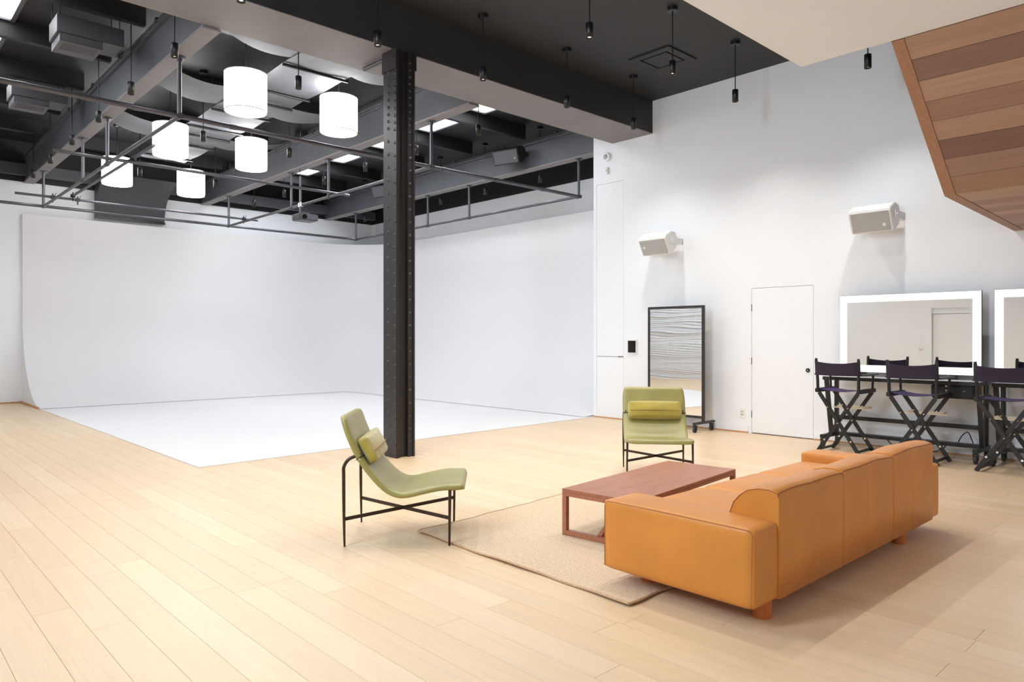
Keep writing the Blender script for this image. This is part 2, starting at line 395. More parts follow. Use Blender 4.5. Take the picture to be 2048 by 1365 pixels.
MB().cyl((XL+0.006,6.285,1.095),(XL+0.014,6.285,1.095),0.014,12).build('button', M['red'], sw); MB().cyl((XL+0.006,6.235,1.095),(XL+0.014,6.235,1.095),0.010,12).build('button', M['blue'], sw)
WIN = (-2.6,2.3,0.5,3.35)      # unseen fill window added in the wall on the left of the camera
m = MB(); wall_cells(m, 'y', YF-0.2, 0.2, XL-0.2, XW+0.16, 0, ZC+0.1, [(4.2,8.6,0.5,3.0)]); o = m.build('wall_front', M['white']); S(o, 'white wall behind the camera', 'wall')
wn = empty('window_1', (0,0,0)); S(wn, 'wide street window on the left of the camera', 'window')
m = MB()
for i in range(5):
    yy = WIN[0]+(WIN[1]-WIN[0])*i/4; m.box((XL-0.12,yy-0.03,WIN[2]),(XL-0.06,yy+0.03,WIN[3]))
m.box((XL-0.12,WIN[0],WIN[2]),(XL-0.06,WIN[1],WIN[2]+0.05)); m.box((XL-0.12,WIN[0],WIN[3]-0.05),(XL-0.06,WIN[1],WIN[3])); m.build('window_frame', M['black'], wn)
al = bpy.data.lights.new('window_daylight','AREA'); al.shape='RECTANGLE'; al.size = WIN[1]-WIN[0]; al.size_y = WIN[3]-WIN[2]; al.energy = P_FILL_SIDE; al.color = (0.74,0.87,1.0)
ao = bpy.data.objects.new('window_daylight', al); COL.objects.link(ao); ao.location = (XL-0.16, (WIN[0]+WIN[1])/2, (WIN[2]+WIN[3])/2); ao.rotation_euler = (PI/2,0,-PI/2); ao.parent = wn
wt = empty('window_%d' % 99, (0,0,0)); wt.name = 'window_20'; S(wt, 'tall narrow street window on the left of the camera', 'window')  # unseen window, added high up to brighten the upper white wall
m = MB()
for (a,b,c_,d_) in ((2.85,2.90,2.4,5.1),(3.90,3.95,2.4,5.1),(2.90,3.90,2.4,2.45),(2.90,3.90,5.05,5.1),(2.90,3.90,3.7,3.75)): m.box((XL-0.12,a,c_),(XL-0.06,b,d_))
m.build('window_frame', M['black'], wt)
al = bpy.data.lights.new('window_daylight','AREA'); al.shape='RECTANGLE'; al.size = 1.1; al.size_y = 2.7; al.energy = P_FILL_TALL; al.color = (0.74,0.87,1.0)
ao = bpy.data.objects.new('window_daylight', al); COL.objects.link(ao); ao.location = (XL-0.16, 3.4, 3.75); ao.rotation_euler = (PI/2,0,-PI/2); ao.parent = wt

wf = empty('window_front', (0,0,0)); wf.name = 'window_21'; S(wf, 'wide window in the wall behind the camera', 'window')  # unseen window, added as warm fill for the sofa back and nearby floor
m = MB()
for xx in (4.2,5.65,7.1,8.54): m.box((xx,YF-0.12,0.5),(xx+0.06,YF-0.06,3.0))
m.box((4.26,YF-0.12,0.5),(8.54,YF-0.06,0.56)); m.box((4.26,YF-0.12,2.94),(8.54,YF-0.06,3.0)); m.build('window_frame', M['black'], wf)
al = bpy.data.lights.new('window_daylight','AREA'); al.shape='RECTANGLE'; al.size = 4.4; al.size_y = 2.5; al.energy = P_FILL_BACK; al.color = (1.0,0.86,0.64)
ao = bpy.data.objects.new('window_daylight', al); COL.objects.link(ao); ao.location = (6.4, YF-0.16, 1.75); ao.rotation_euler = (PI/2,0,0); ao.parent = wf

# ceilings
o = MB().box((XL-0.2,YF-0.2,ZC),(XW+0.16,7.03,ZC+0.12)).build('ceiling', M['black_ceiling']); S(o, 'black painted ceiling over the lounge', 'ceiling')
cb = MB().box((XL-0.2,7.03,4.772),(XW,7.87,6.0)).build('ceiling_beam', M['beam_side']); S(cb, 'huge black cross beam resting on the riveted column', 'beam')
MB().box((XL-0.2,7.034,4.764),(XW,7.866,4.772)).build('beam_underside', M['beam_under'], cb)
o = MB().box((XL-0.2,7.87,5.62),(XS+0.2,YB+0.2,6.1)).build('ceiling', M['roof']); S(o, 'dark roof deck over the studio', 'ceiling')
o = MB().box((XL,YF,3.70),(5.93,2.765,4.0)).build('ceiling', M['whiteceil']); S(o, 'white underside of the mezzanine floor over the camera', 'ceiling')

# stair underside in cedar planks
st = empty('stair_underside', (0,0,0)); tag(st, 'sloping stair underside clad in reddish wood planks in the top right corner', 'staircase', None, STRUCT)
prof = [(5.94,3.70),(7.23,2.68),(9.72,2.62)]
Y1, Y0 = 2.05, YF
def run(a, b, n, t0=0.0):
    ax, az = a; bx, bz = b; L = math.hypot(bx-ax, bz-az); dx, dz = (bx-ax)/L, (bz-az)/L; nx, nz = -dz, dx
    if nz < 0: nx, nz = -nx, -nz
    wds = L/n
    for i in range(n):
        s0 = i*wds + 0.002; s1 = (i+1)*wds - 0.002
        pr = [(ax+dx*s0, az+dz*s0),(ax+dx*s1, az+dz*s1),(ax+dx*s1+nx*0.03, az+dz*s1+nz*0.03),(ax+dx*s0+nx*0.03, az+dz*s0+nz*0.03)]
        MB().prism(pr, lambda p,y: (p[0],y,p[1]), Y0, Y1-0.09).build('plank', M['stairwood'], st, tint=[0.62,0.05,0.36,0.80,0.30,0.0,0.18,0.7,0.45,0.55,0.85,0.4,0.66,0.5,0.9,0.35,0.6,0.72,0.4][(i+int(t0))%19], merge=True)
run(prof[0], prof[1], 8); run(prof[1], prof[2], 11, 8)
def strip(a, b, nm, y0, y1, lo, hi, mm):
    ax, az = a; bx, bz = b; L = math.hypot(bx-ax, bz-az); dx, dz = (bx-ax)/L, (bz-az)/L; nx, nz = -dz, dx
    if nz < 0: nx, nz = -nx, -nz
    pr = [(ax+nx*lo,az+nz*lo),(bx+nx*lo,bz+nz*lo),(bx+nx*hi,bz+nz*hi),(ax+nx*hi,az+nz*hi)]
    MB().prism(pr, lambda p,y: (p[0],y,p[1]), y0, y1).build(nm, mm, st, merge=True)
strip(prof[0],prof[1],'edge_board',Y1-0.088,Y1,-0.006,0.24,M['stairtrim']); strip(prof[1],prof[2],'edge_board',Y1-0.088,Y1,-0.006,0.24,M['stairtrim'])
strip(prof[0],prof[1],'stair_core',Y0,Y1-0.09,0.031,0.22,M['void']); strip(prof[1],prof[2],'stair_core',Y0,Y1-0.09,0.031,0.22,M['void'])

# riveted column
cl = empty('steel_column', (4.80,7.10,0)); tag(cl, 'black riveted steel column in the middle of the room', 'column', None, STRUCT)
H = 4.764
m = MB().box((-0.135,-0.14,0),(-0.105,0.14,H)); m.build('flange_plate', M['black_steel'], cl, bevel=0.004)
MB().box((0.095,-0.14,0),(0.125,0.14,H)).build('flange_plate', M['black_steel'], cl, bevel=0.004)
MB().box((-0.105,-0.085,0),(0.095,-0.073,H)).build('web_plate', M['black_steel'], cl); MB().box((-0.105,0.073,0),(0.095,0.085,H)).build('web_plate', M['black_steel'], cl)
for sy in (-1,1):
    m = MB()
    for a,b in ((-0.106,-0.085),(0.03,0.096)): m.box((a,min(sy*0.128,sy*0.114),0),(b,max(sy*0.128,sy*0.114),H)); 
    m.build('angle_leg', M['black_steel'], cl, bevel=0.002)
m = MB()
zs = []; z = 0.17
while z < 4.7:
    zs.append(z); z += 0.152 if z < 3.75 else 0.082
def riv(c, nx, ny):
    n = Vector((nx,ny,0)); c = Vector(c); t = Vector((-ny,nx,0))
    vs = [c+t*0.017*math.cos(a)+Vector((0,0,0.017*math.sin(a))) for a in [2*PI*k/8 for k in range(8)]] + [c+n*0.008+t*0.011*math.cos(a)+Vector((0,0,0.011*math.sin(a))) for a in [2*PI*k/8 for k in range(8)]] + [c+n*0.011]
    m.add([c+(v-c)*1.2 for v in vs], [(k,(k+1)%8,8+(k+1)%8,8+k) for k in range(8)]+[(8+k,8+(k+1)%8,16) for k in range(8)], True)
for z in zs:
    for y in (-0.105,0.035): riv((-0.135,y,z+(0.04 if y>0 else 0)),-1,0); riv((0.125,y,z),1,0)
    riv((0.066,-0.128,z),0,-1); riv((0.066,0.128,z),0,1)
o = m.build('rivet', M['black_steel'], cl); o['kind'] = 'stuff'
m = MB().box((-0.15,-0.15,4.52),(-0.12,0.15,H)); m.box((0.11,-0.15,4.55),(0.14,0.15,H)); m.build('cap_plate', M['black_steel'], cl, bevel=0.003)
MB().cyl((-0.10,0.145,4.715),(-0.10,0.62,4.725),0.026,12).build('conduit_stub', M['conduit'], cl)

# cyclorama: floor slab, coved walls, end panel
CY0 = 7.955; CX0 = 2.78; RC = 1.9; CB = YB-0.12; CS = XS-0.12
cyc = empty('cyclorama', (0,0,0)); tag(cyc, 'huge white curved cyclorama wall and floor of the studio', 'cyclorama', None, STRUCT)
MB().prism([(CX0,7.925),(XW,8.245),(XS,8.31),(XS,YB),(CX0,YB)], lambda p,z: (p[0],p[1],z), 0.001, 0.006).build('painted_floor', M['cyc'], cyc, merge=True)
NP = 26
def cprof(t):   # returns inward offset, z ; t 0..1 floor->top
    if t < 0.6:
        a = t/0.6*PI/2; return RC*(1-math.sin(a)), 0.012+RC*(1-math.cos(a))
    return 0.0, 0.012+RC + (t-0.6)/0.4*(4.05-RC-0.012)
xa, yb = CS-RC, CB-RC
Ltot = [xa-CX0, RC*PI/2, yb-8.31]
def path(u):
    s = u*sum(Ltot)
    if s < Ltot[0]: return Vector((CX0+s, CB, 0)), Vector((0,-1,0))
    s -= Ltot[0]
    if s < Ltot[1]:
        a = PI/2 - s/RC; return Vector((xa+RC*math.cos(a), yb+RC*math.sin(a),0)), Vector((-math.cos(a),-math.sin(a),0))
    s -= Ltot[1]; return Vector((CS, yb-s, 0)), Vector((-1,0,0))
def cf(u,t):
    p, n = path(u); o_, z = cprof(t); return p + n*o_ + Vector((0,0,z))
MB().grid(cf, 72, 40).build('curved_wall', M['cyc'], cyc)
pl = [(CB-RC*(1-math.sin(a)), 0.012+RC*(1-math.cos(a))) for a in [i/24*PI/2 for i in range(25)]] + [(CB,4.05),(YB,4.05),(YB,0.0)]
MB().prism(pl, lambda p,x: (x,p[0],p[1]), CX0-0.004, CX0).build('end_panel', M['white'], cyc, merge=True)
m = MB().box((CX0,CB-0.001,4.04),(CS,YB,4.055)); m.box((CS-0.001,8.31,4.04),(XS,YB,4.055)); m.build('top_ledge', M['cyc'], cyc)
MB().box((CX0-0.03,16.55,0.0),(CX0-0.004,YB-0.03,0.04)).build('shoe_moulding', M['base_wood'], cyc)

# ------------------------------------------------------------------ studio roof: beams, rafters, skylights
BX = (2.9, 6.6, 10.0); ORD = ('left', 'middle', 'right'); 
BLAB = ('long charcoal roof beam on the left of the drum lamps','long charcoal roof beam on the right of the drum lamps','long charcoal roof beam along the studio side wall with speakers')
for i, bx in enumerate(BX):
    b = empty('roof_beam', (bx,0,0)); tag(b, BLAB[i], 'beam', None, STRUCT)
    MB().box((-0.07,7.87,4.76),(0.07,YB-0.03,5.24)).build('beam_web', M['beam'], b)
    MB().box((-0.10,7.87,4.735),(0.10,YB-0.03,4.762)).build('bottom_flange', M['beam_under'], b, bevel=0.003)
    MB().box((-0.11,7.87,5.22),(0.11,YB-0.03,5.26)).build('top_flange', M['beam'], b, bevel=0.003)
    for k, (dx, r) in enumerate(((-0.10,0.018),(-0.02,0.014))):
        MB().cyl((dx,7.87,5.285+k*0.03),(dx,YB-0.05,5.285+k*0.03),r,10).build('conduit', M['conduit'], b)
    for yy in (9.4,10.9,12.5,14.1,15.6): MB().box((-0.12,yy-0.03,5.26),(0.02,yy+0.03,5.33)).build('conduit_clip', M['conduit'], b)
RY = (9.84,11.45,13.05,14.75,16.45)
rl = 0
for (xa_, xb_, nm, ys) in ((XL,2.79,'left roof bay',RY), (6.71,9.89,'roof bay beside the side wall',(8.65,10.25,11.9,13.65,15.5,17.2)), (3.01,6.49,'roof bay above the drum lamps',(9.3,11.9,14.5,17.0))):
    for k, y in enumerate(ys):
        o = MB().box((xa_,y-0.05,5.36),(xb_,y+0.05,5.62)).build('roof_rafter', M['roof'], bevel=0.003); tag(o, 'dark roof rafter in the %s, %s from the cross beam' % (nm, ('first','second','third','fourth','fifth','sixth')[k]), 'rafter', None, STRUCT)
o = MB().box((XL,18.18,4.86),(XS-0.05,18.30,5.10)).build('roof_rafter', M['beam']); tag(o, 'grey ledger beam along the top of the back wall', 'beam', None, STRUCT)
wi = 2
for (xa_, xb_, ys) in ((6.95,8.68,((8.95,10.05),(10.45,11.72),(12.1,13.45),(14.05,15.2),(15.85,17.0))), (-0.4,1.585,((8.6,9.60),(10.1,11.34),(11.60,12.9),(13.4,14.6)))):
    for k, (a,b) in enumerate(ys):
        o = MB().box((xa_,a,5.585),(xb_,b,5.60)).build('window_%d' % wi, M['sky']); wi += 1
        S(o, 'bright skylight in the %s, %s from the cross beam' % ('roof bay beside the side wall' if xa_ > 3 else 'left roof bay', ('first','second','third','fourth','fifth')[k]), 'skylight')
        m = MB(); m.box((xa_-0.05,a-0.05,5.56),(xa_,b+0.05,5.62)); m.box((xb_,a-0.05,5.56),(xb_+0.05,b+0.05,5.62)); m.box((xa_,a-0.05,5.56),(xb_,a,5.62)); m.box((xa_,b,5.56),(xb_,b+0.05,5.62))
        m.build('skylight_frame', M['ac'], o)

# fabric sails under the roof between two beams
SX0, SX1, SZ = 4.31, 5.25, 5.10
def fold(u, v):   # faceted height of the flat middle
    return 0.05*abs(((u*1.0+v*2.0) % 1.0)-0.5) - 0.02
SL = ('first fabric ceiling sail behind the cross beam','second fabric ceiling sail, above the front drum lamps','third fabric ceiling sail, above the middle drum lamps','last fabric ceiling sail, above the rear drum lamps')
for k, y0 in enumerate((6.55+0.0, 9.10, 11.65, 14.20)):
    s_ = empty('fabric_sail', (0,0,0)); tag(s_, 'silvery '+SL[k], 'ceiling sail', 'silvery fabric sails under the roof')
    ya = max(y0, 7.9); yb_ = y0+2.55 if k < 3 else y0+1.6
    m = MB()
    def mid(u,v):
        xx = SX0+(SX1-SX0)*u; yy = ya+0.012+(yb_-ya-0.024)*v
        return (xx, yy, SZ+fold(u,(yy-y0)/2.55)+0.006)
    m.grid(mid, 8, 16, False)
    if k < 3:
        def rib_l(u,v):
            a = y0+1.35+0.25*math.sin(u*PI)*0.4; b = y0+2.36-0.30*(1-u)**1.5 + 0.06*math.sin(u*PI)
            xx = 3.01+(SX0+0.10-3.01)*u; return (xx, a+(b-a)*v, SZ+0.16*(1-u)**1.3-0.10*math.sin(u*PI)+0.03)
        def rib_r(u,v):
            a = y0+1.82-0.25*u*(1-u); b = y0+2.42+0.06*math.sin(u*2*PI)
            xx = SX1-0.10+(6.48-SX1+0.10)*u; return (xx, a+(b-a)*v, SZ+0.16*u**1.3-0.08*math.sin(u*PI)+0.03)
        m.grid(rib_l, 16, 6); m.grid(rib_r, 16, 6)
    m.build('fabric_sheet', M['sail'], s_)
    for dy in (0.0,1.16,1.76):
        if y0+dy > 7.95 and y0+dy < yb_+0.01: MB().cyl((SX0-0.02,y0+dy,SZ-0.03),(SX1+0.02,y0+dy,SZ-0.03),0.022,10).build('rod', M['black'], s_)
    if k: 
        for xx in (SX0,SX1):
            for yy in (ya+0.03,): MB().cyl((xx,yy,SZ-0.02),(xx,yy,5.62),0.004,6).build('hanger_wire', M['conduit'], s_)

# drum lamps
def drum_lamp():
    t = empty('drum_lamp'); r, h = 0.270, 0.515
    m = MB(); m.lathe([(r,-h/2),(r,h/2)], n=40); m.disc((0,0,-h/2+0.03), r-0.004, 40, -1); m.build('drum_shade', M['drum'], t)
    for q in (1,-1): MB().lathe([(r+0.002,q*(h/2-0.012)),(r+0.004,q*h/2),(r-0.01,q*h/2)], n=40).build('rim', M['plastic_white'], t)
    m = MB().cyl((0,0,h/2-0.1),(0,0,0.88),0.008,8)
    for k in range(3): m.cyl((0,0,h/2-0.02),(r*math.cos(k*2*PI/3),r*math.sin(k*2*PI/3),h/2-0.02),0.004,6)
    m.build('cord', M['black'], t)
    MB().lathe([(0.0,0.94),(0.06,0.94),(0.06,0.88),(0.0,0.88)], n=20).build('ceiling_rose', M['black'], t)
    return t
dl = drum_lamp(); k = 0
DLAB = ('front','middle','rear')
for j, xx in enumerate((3.88,5.40)):
    for i, yy in enumerate((9.43,12.55,15.62) if j == 0 else (9.45,12.55,15.75)):
        o = dl if k == 0 else copy_tree(dl); k += 1
        o.location = (((3.92,3.95,3.92),(5.32,5.32,5.37))[j][i],yy,4.68)
        tag(o, 'glowing white drum lamp, %s of the %s row of three' % (DLAB[i], ('left','right')[j]), 'lamp', 'glowing drum lamps over the studio')

# pendants
def pendant(rod):
    t = empty('pendant_light')
    MB().lathe([(0,rod),(0.062,rod),(0.062,rod-0.045),(0,rod-0.045)], n=24, smooth=False).build('canopy', M['black'], t)
    MB().cyl((0,0,0.155),(0,0,rod-0.04),0.007,8).build('rod', M['black'], t)
    MB().lathe([(0,0.158),(0.036,0.158),(0.039,0.155),(0.040,0.0),(0.036,0.0),(0.034,0.03),(0,0.03)], n=24).build('lamp_head', M['black'], t)
    MB().lathe([(0.0,0.012),(0.024,0.020),(0.033,0.029)], n=20).build('bulb', M['bulb'], t)
    return t
pf = pendant(ZC-4.51); first = True
NTH = ('first','second','third','fourth','fifth','sixth','seventh')
def put(proto, used, loc, label, group, power, col=C_WARM, size=126):
    o = proto if not used else copy_tree(proto)
    o.location = loc; tag(o, label, 'pendant light', group)
    if not used: spot('pendant_beam', (0,0,-0.01), power, o, size=size, col=col)
    return o
k = 0
ROWN = {6.55:'beside the cross beam', 4.88:'in the middle of the black ceiling', 3.23:'in the row hidden by the white soffit'}
for yy, xs in ((6.55,(8.58,7.12,5.63,4.15,2.68,1.20)),(4.88,(8.57,7.14,5.65,4.15,2.68,1.20)),(3.23,(8.62,7.12,5.65,4.15))):
    for i, xx in enumerate(xs):
        lab = 'slim black pendant %s, %s from the white wall' % (ROWN[yy], NTH[i]) if (yy != 3.23 or i) else 'slim black pendant spotlight hanging behind the white soffit edge'
        put(pf, k > 0, (xx,yy,4.51), lab, 'pendants over the lounge', P_FRONT); k += 1
ps = pendant(5.62-4.51); k = 0
GR = {2.67:(8.35,10.0,11.6,13.25,14.92,16.5), 4.14:(8.35,11.6,14.92), 5.60:(11.63,15.0), 7.10:(8.37,10.0,11.63,13.2,15.0,16.6), 10.05-0.17:()}
COLN = {2.67:'beside the left roof beam', 4.14:'in line with the left drum lamps', 5.60:'in line with the right drum lamps', 7.10:'beside the right roof beam', 9.75:'along the side wall'}
GR = {2.67:GR[2.67], 4.14:GR[4.14], 5.60:GR[5.60], 7.10:GR[7.10], 10.05:(10.0,11.68,13.27,16.6)}; COLN[10.05] = COLN[9.75]
for xx, ys in GR.items():
    for i, yy in enumerate(ys):
        put(ps, k > 0, (xx if xx < 10 else 10.17,yy+(0.0 if xx < 10 else 0.08),4.51), 'black pendant downlight %s, %s from the cross beam' % (COLN[xx], NTH[i]), 'pendants over the studio', P_STUDIO, C_COOL, 160); k += 1

# pipe grid hung from the beams
GZ = 4.03; pg = empty('pipe_grid', (0,0,0)); tag(pg, 'grey steel pipe grid hung below the roof beams of the studio', 'pipe grid')
PR = 0.026
for bx in BX: MB().cyl((bx,8.87,GZ),(bx,16.88,GZ),PR,12).build('pipe', M['pipe'], pg)
for yy in (8.9,16.85): MB().cyl((XL+0.05,yy,GZ+0.002),(10.02,yy,GZ+0.002),PR+0.004,12).build('pipe', M['pipe'], pg)
MB().cyl((2.17,11.95,GZ+0.055),(6.95,11.95,GZ+0.055),PR,12).build('pipe', M['pipe'], pg)
for bx in BX:
    for yy in (8.9,12.1,13.62,16.85):
        o = MB().cyl((bx,yy,GZ),(bx,yy,4.725),PR,12).build('post', M['pipe'], pg)
        MB().lathe([(0,0),(0.075,0),(0.075,-0.014),(0.035,-0.02),(0.035,-0.05),(0,-0.05)], (bx,yy,4.735), 20, False).build('flange', M['pipe'], o)
        MB().cyl((bx,yy-0.05,GZ),(bx,yy+0.05,GZ),PR+0.009,12).build('tee_fitting', M['conduit'], o)
for i in range(9):
    MB().cyl((0.2+i*1.1,8.9,GZ+0.002),(0.28+i*1.1,8.9,GZ+0.002),PR+0.009,12).build('coupling', M['pipe'], pg)
def pole(p, q, label, cl_at):
    o = empty('clamped_pole', (0,0,0)); tag(o, label, 'pole', 'loose poles clamped to the pipe grid')
    MB().cyl(p,q,0.024,12).build('pole_tube', M['pipe'], o)
    p = Vector(p); q = Vector(q)
    for t in cl_at:
        c = p.lerp(q,t); m = MB().cyl(c-Vector((0,0,0.10)),c+Vector((0,0,0.07)),0.012,8); m.cbox(c,(0.075,0.075,0.06)); m.cyl(c+Vector((0.03,0,0.03)),c+Vector((0.06,0,0.09)),0.006,6); m.build('clamp', M['black'], o, bevel=0.003)
pole((2.30,15.98,4.09),(6.92,15.98,4.09),'short steel pole clamped across the rear of the pipe grid',(0.13,0.22,0.93))
pole((3.22,10.95,4.145),(3.22,15.95,4.145),'steel pole clamped lengthwise beside the left grid pipe',(0.20,0.99))

# projector on the middle grid pipe
pj = empty('projector', (6.66,13.15,3.80)); tag(pj, 'black ceiling projector hanging under the middle grid pipe', 'projector')
MB().box((-0.20,-0.17,-0.09),(0.20,0.17,0.04)).build('case', M['grille_dark'], pj, bevel=0.015)
m = MB().cyl((-0.10,-0.165,-0.03),(-0.10,-0.20,-0.03),0.045,20); m.build('lens', M['screen'], pj)
m = MB()
for i in range(6): m.box((-0.206,-0.15+i*0.05,-0.07),(-0.199,-0.12+i*0.05,0.02))
m.build('vent', M['black'], pj)
m = MB().cyl((-0.10,0.0,0.04),(-0.10,0.0,0.78),0.024,12); m.cyl((-0.10,0,0.06),(-0.02,0,0.06),0.02,8); m.cbox((-0.02,0,0.06),(0.16,0.16,0.03)); m.build('mount_pole', M['pipe'], pj)
MB().cbox((-0.085,0,0.225),(0.06,0.12,0.08)).build('clamp', M['chrome'], pj, bevel=0.006)
MB().tube([(-0.10,0.0,0.76),(-0.11,0.02,1.05),(-0.09,0.0,1.35),(-0.11,0.01,1.81)],0.008,6).build('cable', M['black'], pj)

# hood on the back wall
hd = empty('ventilation_hood', (0,0,0)); tag(hd, 'dark curved ventilation hood on the back wall below the roof', 'ventilation hood')
def hoodf(u,v):
    a = v*PI/2; return (4.14+1.47*u, YB-0.15-1.05*(1-math.cos(a))**0.9, 4.16+0.80*math.sin(a)**0.9)
m = MB().grid(hoodf, 2, 16); m.build('curved_panel', M['hood'], hd)
m = MB()
pts = [hoodf(0,j/16) for j in range(17)]
for xx in (4.135,5.61):
    m.prism([(p[1],p[2]) for p in pts]+[(YB-0.13,4.96),(YB-0.13,4.16)], lambda p,x_: (x_,p[0],p[1]), xx, xx+0.012)
m.build('side_panel', M['hood'], hd, merge=True)
MB().box((4.13,YB-0.20,4.12),(5.625,YB-0.12,4.17)).build('lower_lip', M['black'], hd)

# air handlers in the left bay
def ac(loc, label):
    t = empty('air_handler', loc); tag(t, label, 'air conditioner', 'air handlers in the left roof bay')
    MB().box((-0.03,0,0.09),(0.70,0.47,0.31)).build('cabinet', M['ac'], t, bevel=0.006)
    MB().box((0.0,0.01,0.0),(0.46,0.49,0.085)).build('plenum', M['ac'], t, bevel=0.003)
    f = MB(); f.box((0.0,0.01,-0.012),(0.46,0.05,0.0)); f.box((0.0,0.33,-0.012),(0.46,0.49,0.0)); f.box((0.0,0.05,-0.012),(0.05,0.33,0.0)); f.box((0.42,0.05,-0.012),(0.46,0.33,0.0)); f.build('grille_frame', M['ac'], t)
    MB().box((0.05,0.05,-0.003),(0.42,0.33,-0.0005)).build('grille_shadow', M['black'], t)
    for i in range(6): MB().bar((0.052,0.075+i*0.045,-0.012),(0.418,0.075+i*0.045,-0.012),0.022,0.004,(0,0.6,0.8)).build('slat', M['ac'], t)
    for xx,yy in ((0.0,0.04),(0.0,0.43),(0.66,0.04),(0.66,0.43)): MB().cyl((xx,yy,0.31),(xx,yy,0.62),0.006,6).build('hanger_rod', M['black'], t)
ac((1.89,10.0,5.0), 'larger grey air handler nearer the camera in the left roof bay'); ac((1.87,13.07,5.0), 'farther grey air handler low in the left roof bay')

# speakers
def speaker(loc, rz, tilt, body, grille, label, group, wid=0.56, badge=-1, arm_x=0.28):
    t = empty('wall_speaker', loc, rz); tag(t, label, 'speaker', group)   # local: -X is the front, Y the width
    t.rotation_euler = (0,0,rz)
    Mt = Matrix.Rotation(tilt,4,'Y')
    poly = [(0.16,-0.05),(0.16,0.08),(0.06,0.15),(-0.11,0.15),(-0.14,0.13),(-0.145,0.10),(-0.145,-0.13),(-0.13,-0.155),(-0.09,-0.16),(0.06,-0.14)]
    MB().prism(poly, lambda p,y: Mt @ Vector((p[0],y,p[1])), -wid/2, wid/2).build('case', body, t, bevel=0.008)
    m = MB().box((-0.152,-wid/2+0.025,-0.135),(-0.143,wid/2-0.025,0.112), Mt); m.build('grille', grille, t, bevel=0.002)
    c = Mt @ Vector((-0.152,badge*(wid/2-0.09),-0.055 if badge<0 else 0.0)); d = Mt @ Vector((-0.006,0,0))
    MB().cyl(c, c+d, 0.022, 16).build('badge', M['plastic_white'] if body is M['plastic_white'] else M['chrome'], t)
    m = MB(); 
    for sy in (-1,1): m.box((-0.03,sy*(wid/2+0.008)-0.004,-0.03),(arm_x,sy*(wid/2+0.008)+0.004,0.06))
    m.box((arm_x-0.006,-wid/2-0.012,-0.03),(arm_x,wid/2+0.012,0.06)); m.build('bracket', body, t)
    for sy in (-1,1): MB().cyl((0.0,sy*(wid/2+0.012),0.015),(0.0,sy*(wid/2+0.03),0.015),0.009,10).build('bracket_knob', body, t)
    return t
speaker((9.44,6.72,2.91),0,-0.52,M['plastic_white'],M['grille_grey'],'white wall speaker above the standing mirror','white wall speakers',0.52,1)
speaker((9.44,3.46,2.91),0,-0.44,M['plastic_white'],M['grille_grey'],'white wall speaker above the vanity mirrors','white wall speakers',0.50,-1)
speaker((9.64,10.42,5.02),0.25,-0.35,M['black'],M['grille_dark'],'black speaker on the side wall beam right of the column','black studio speakers',0.6,-1)
speaker((9.64,14.9,5.02),0.25,-0.35,M['black'],M['grille_dark'],'black speaker on the side wall beam, mostly behind the column','black studio speakers',0.6,-1)

# ceiling vent
cv = empty('ceiling_vent', (8.35,5.87,ZC)); tag(cv, 'square black air vent flush in the black ceiling', 'ceiling vent')
m = MB()
for a in (0,1,2,3): m.box((-0.335,0.225,-0.022),(0.222,0.335,-0.001), Matrix.Rotation(a*PI/2,4,'Z'))
m.build('vent_frame', M['black_ceiling'], cv)
MB().box((-0.20,-0.20,-0.024),(0.20,0.20,-0.004)).build('centre_panel', M['black_ceiling'], cv, bevel=0.003)
MB().box((-0.225,-0.225,-0.004),(0.225,0.225,0.0)).build('dark_slot', M['black_matte'], cv)

# small wall devices
def dev(nm, y, z, wy, hz, th, mm, label, cat, bevel=0.004):
    return tag(MB().box((XW-th,y-wy/2,z-hz/2),(XW,y+wy/2,z+hz/2)).build(nm, mm, bevel=bevel), label, cat)
o = MB().cyl((XW-0.05,7.98,4.55),(XW,7.98,4.55),0.075,20).build('motion_sensor', M['plastic_white'], bevel=0.006); tag(o, 'round white motion sensor high on the wall above the tall panel', 'sensor')
MB().sphere((XW-0.05,7.99,4.55),0.045,12,(0.5,1,1)).build('lens', M['grille_grey'], o)
o = dev('sensor_box',7.98,4.31,0.06,0.12,0.035,M['plastic_white'],'small white sensor box below the round motion sensor','sensor'); MB().box((XW-0.037,7.97,4.29),(XW-0.034,7.99,4.33)).build('lens', M['grille_grey'], o)
o = dev('control_panel',7.44,1.25,0.20,0.25,0.02,M['plastic_white'],'black touch control panel in white frame beside the standing mirror','control panel'); MB().box((XW-0.023,7.36,1.15),(XW-0.019,7.52,1.35)).build('screen', M['screen'], o)
o = dev('wall_outlet',5.42,0.285,0.09,0.13,0.008,M['plastic_white'],'white wall outlet low between mirror and door','outlet',0.002)
for z in (0.262,0.308): MB().box((XW-0.011,5.40,z-0.012),(XW-0.007,5.44,z+0.012)).build('socket', M['grille_grey'], o)

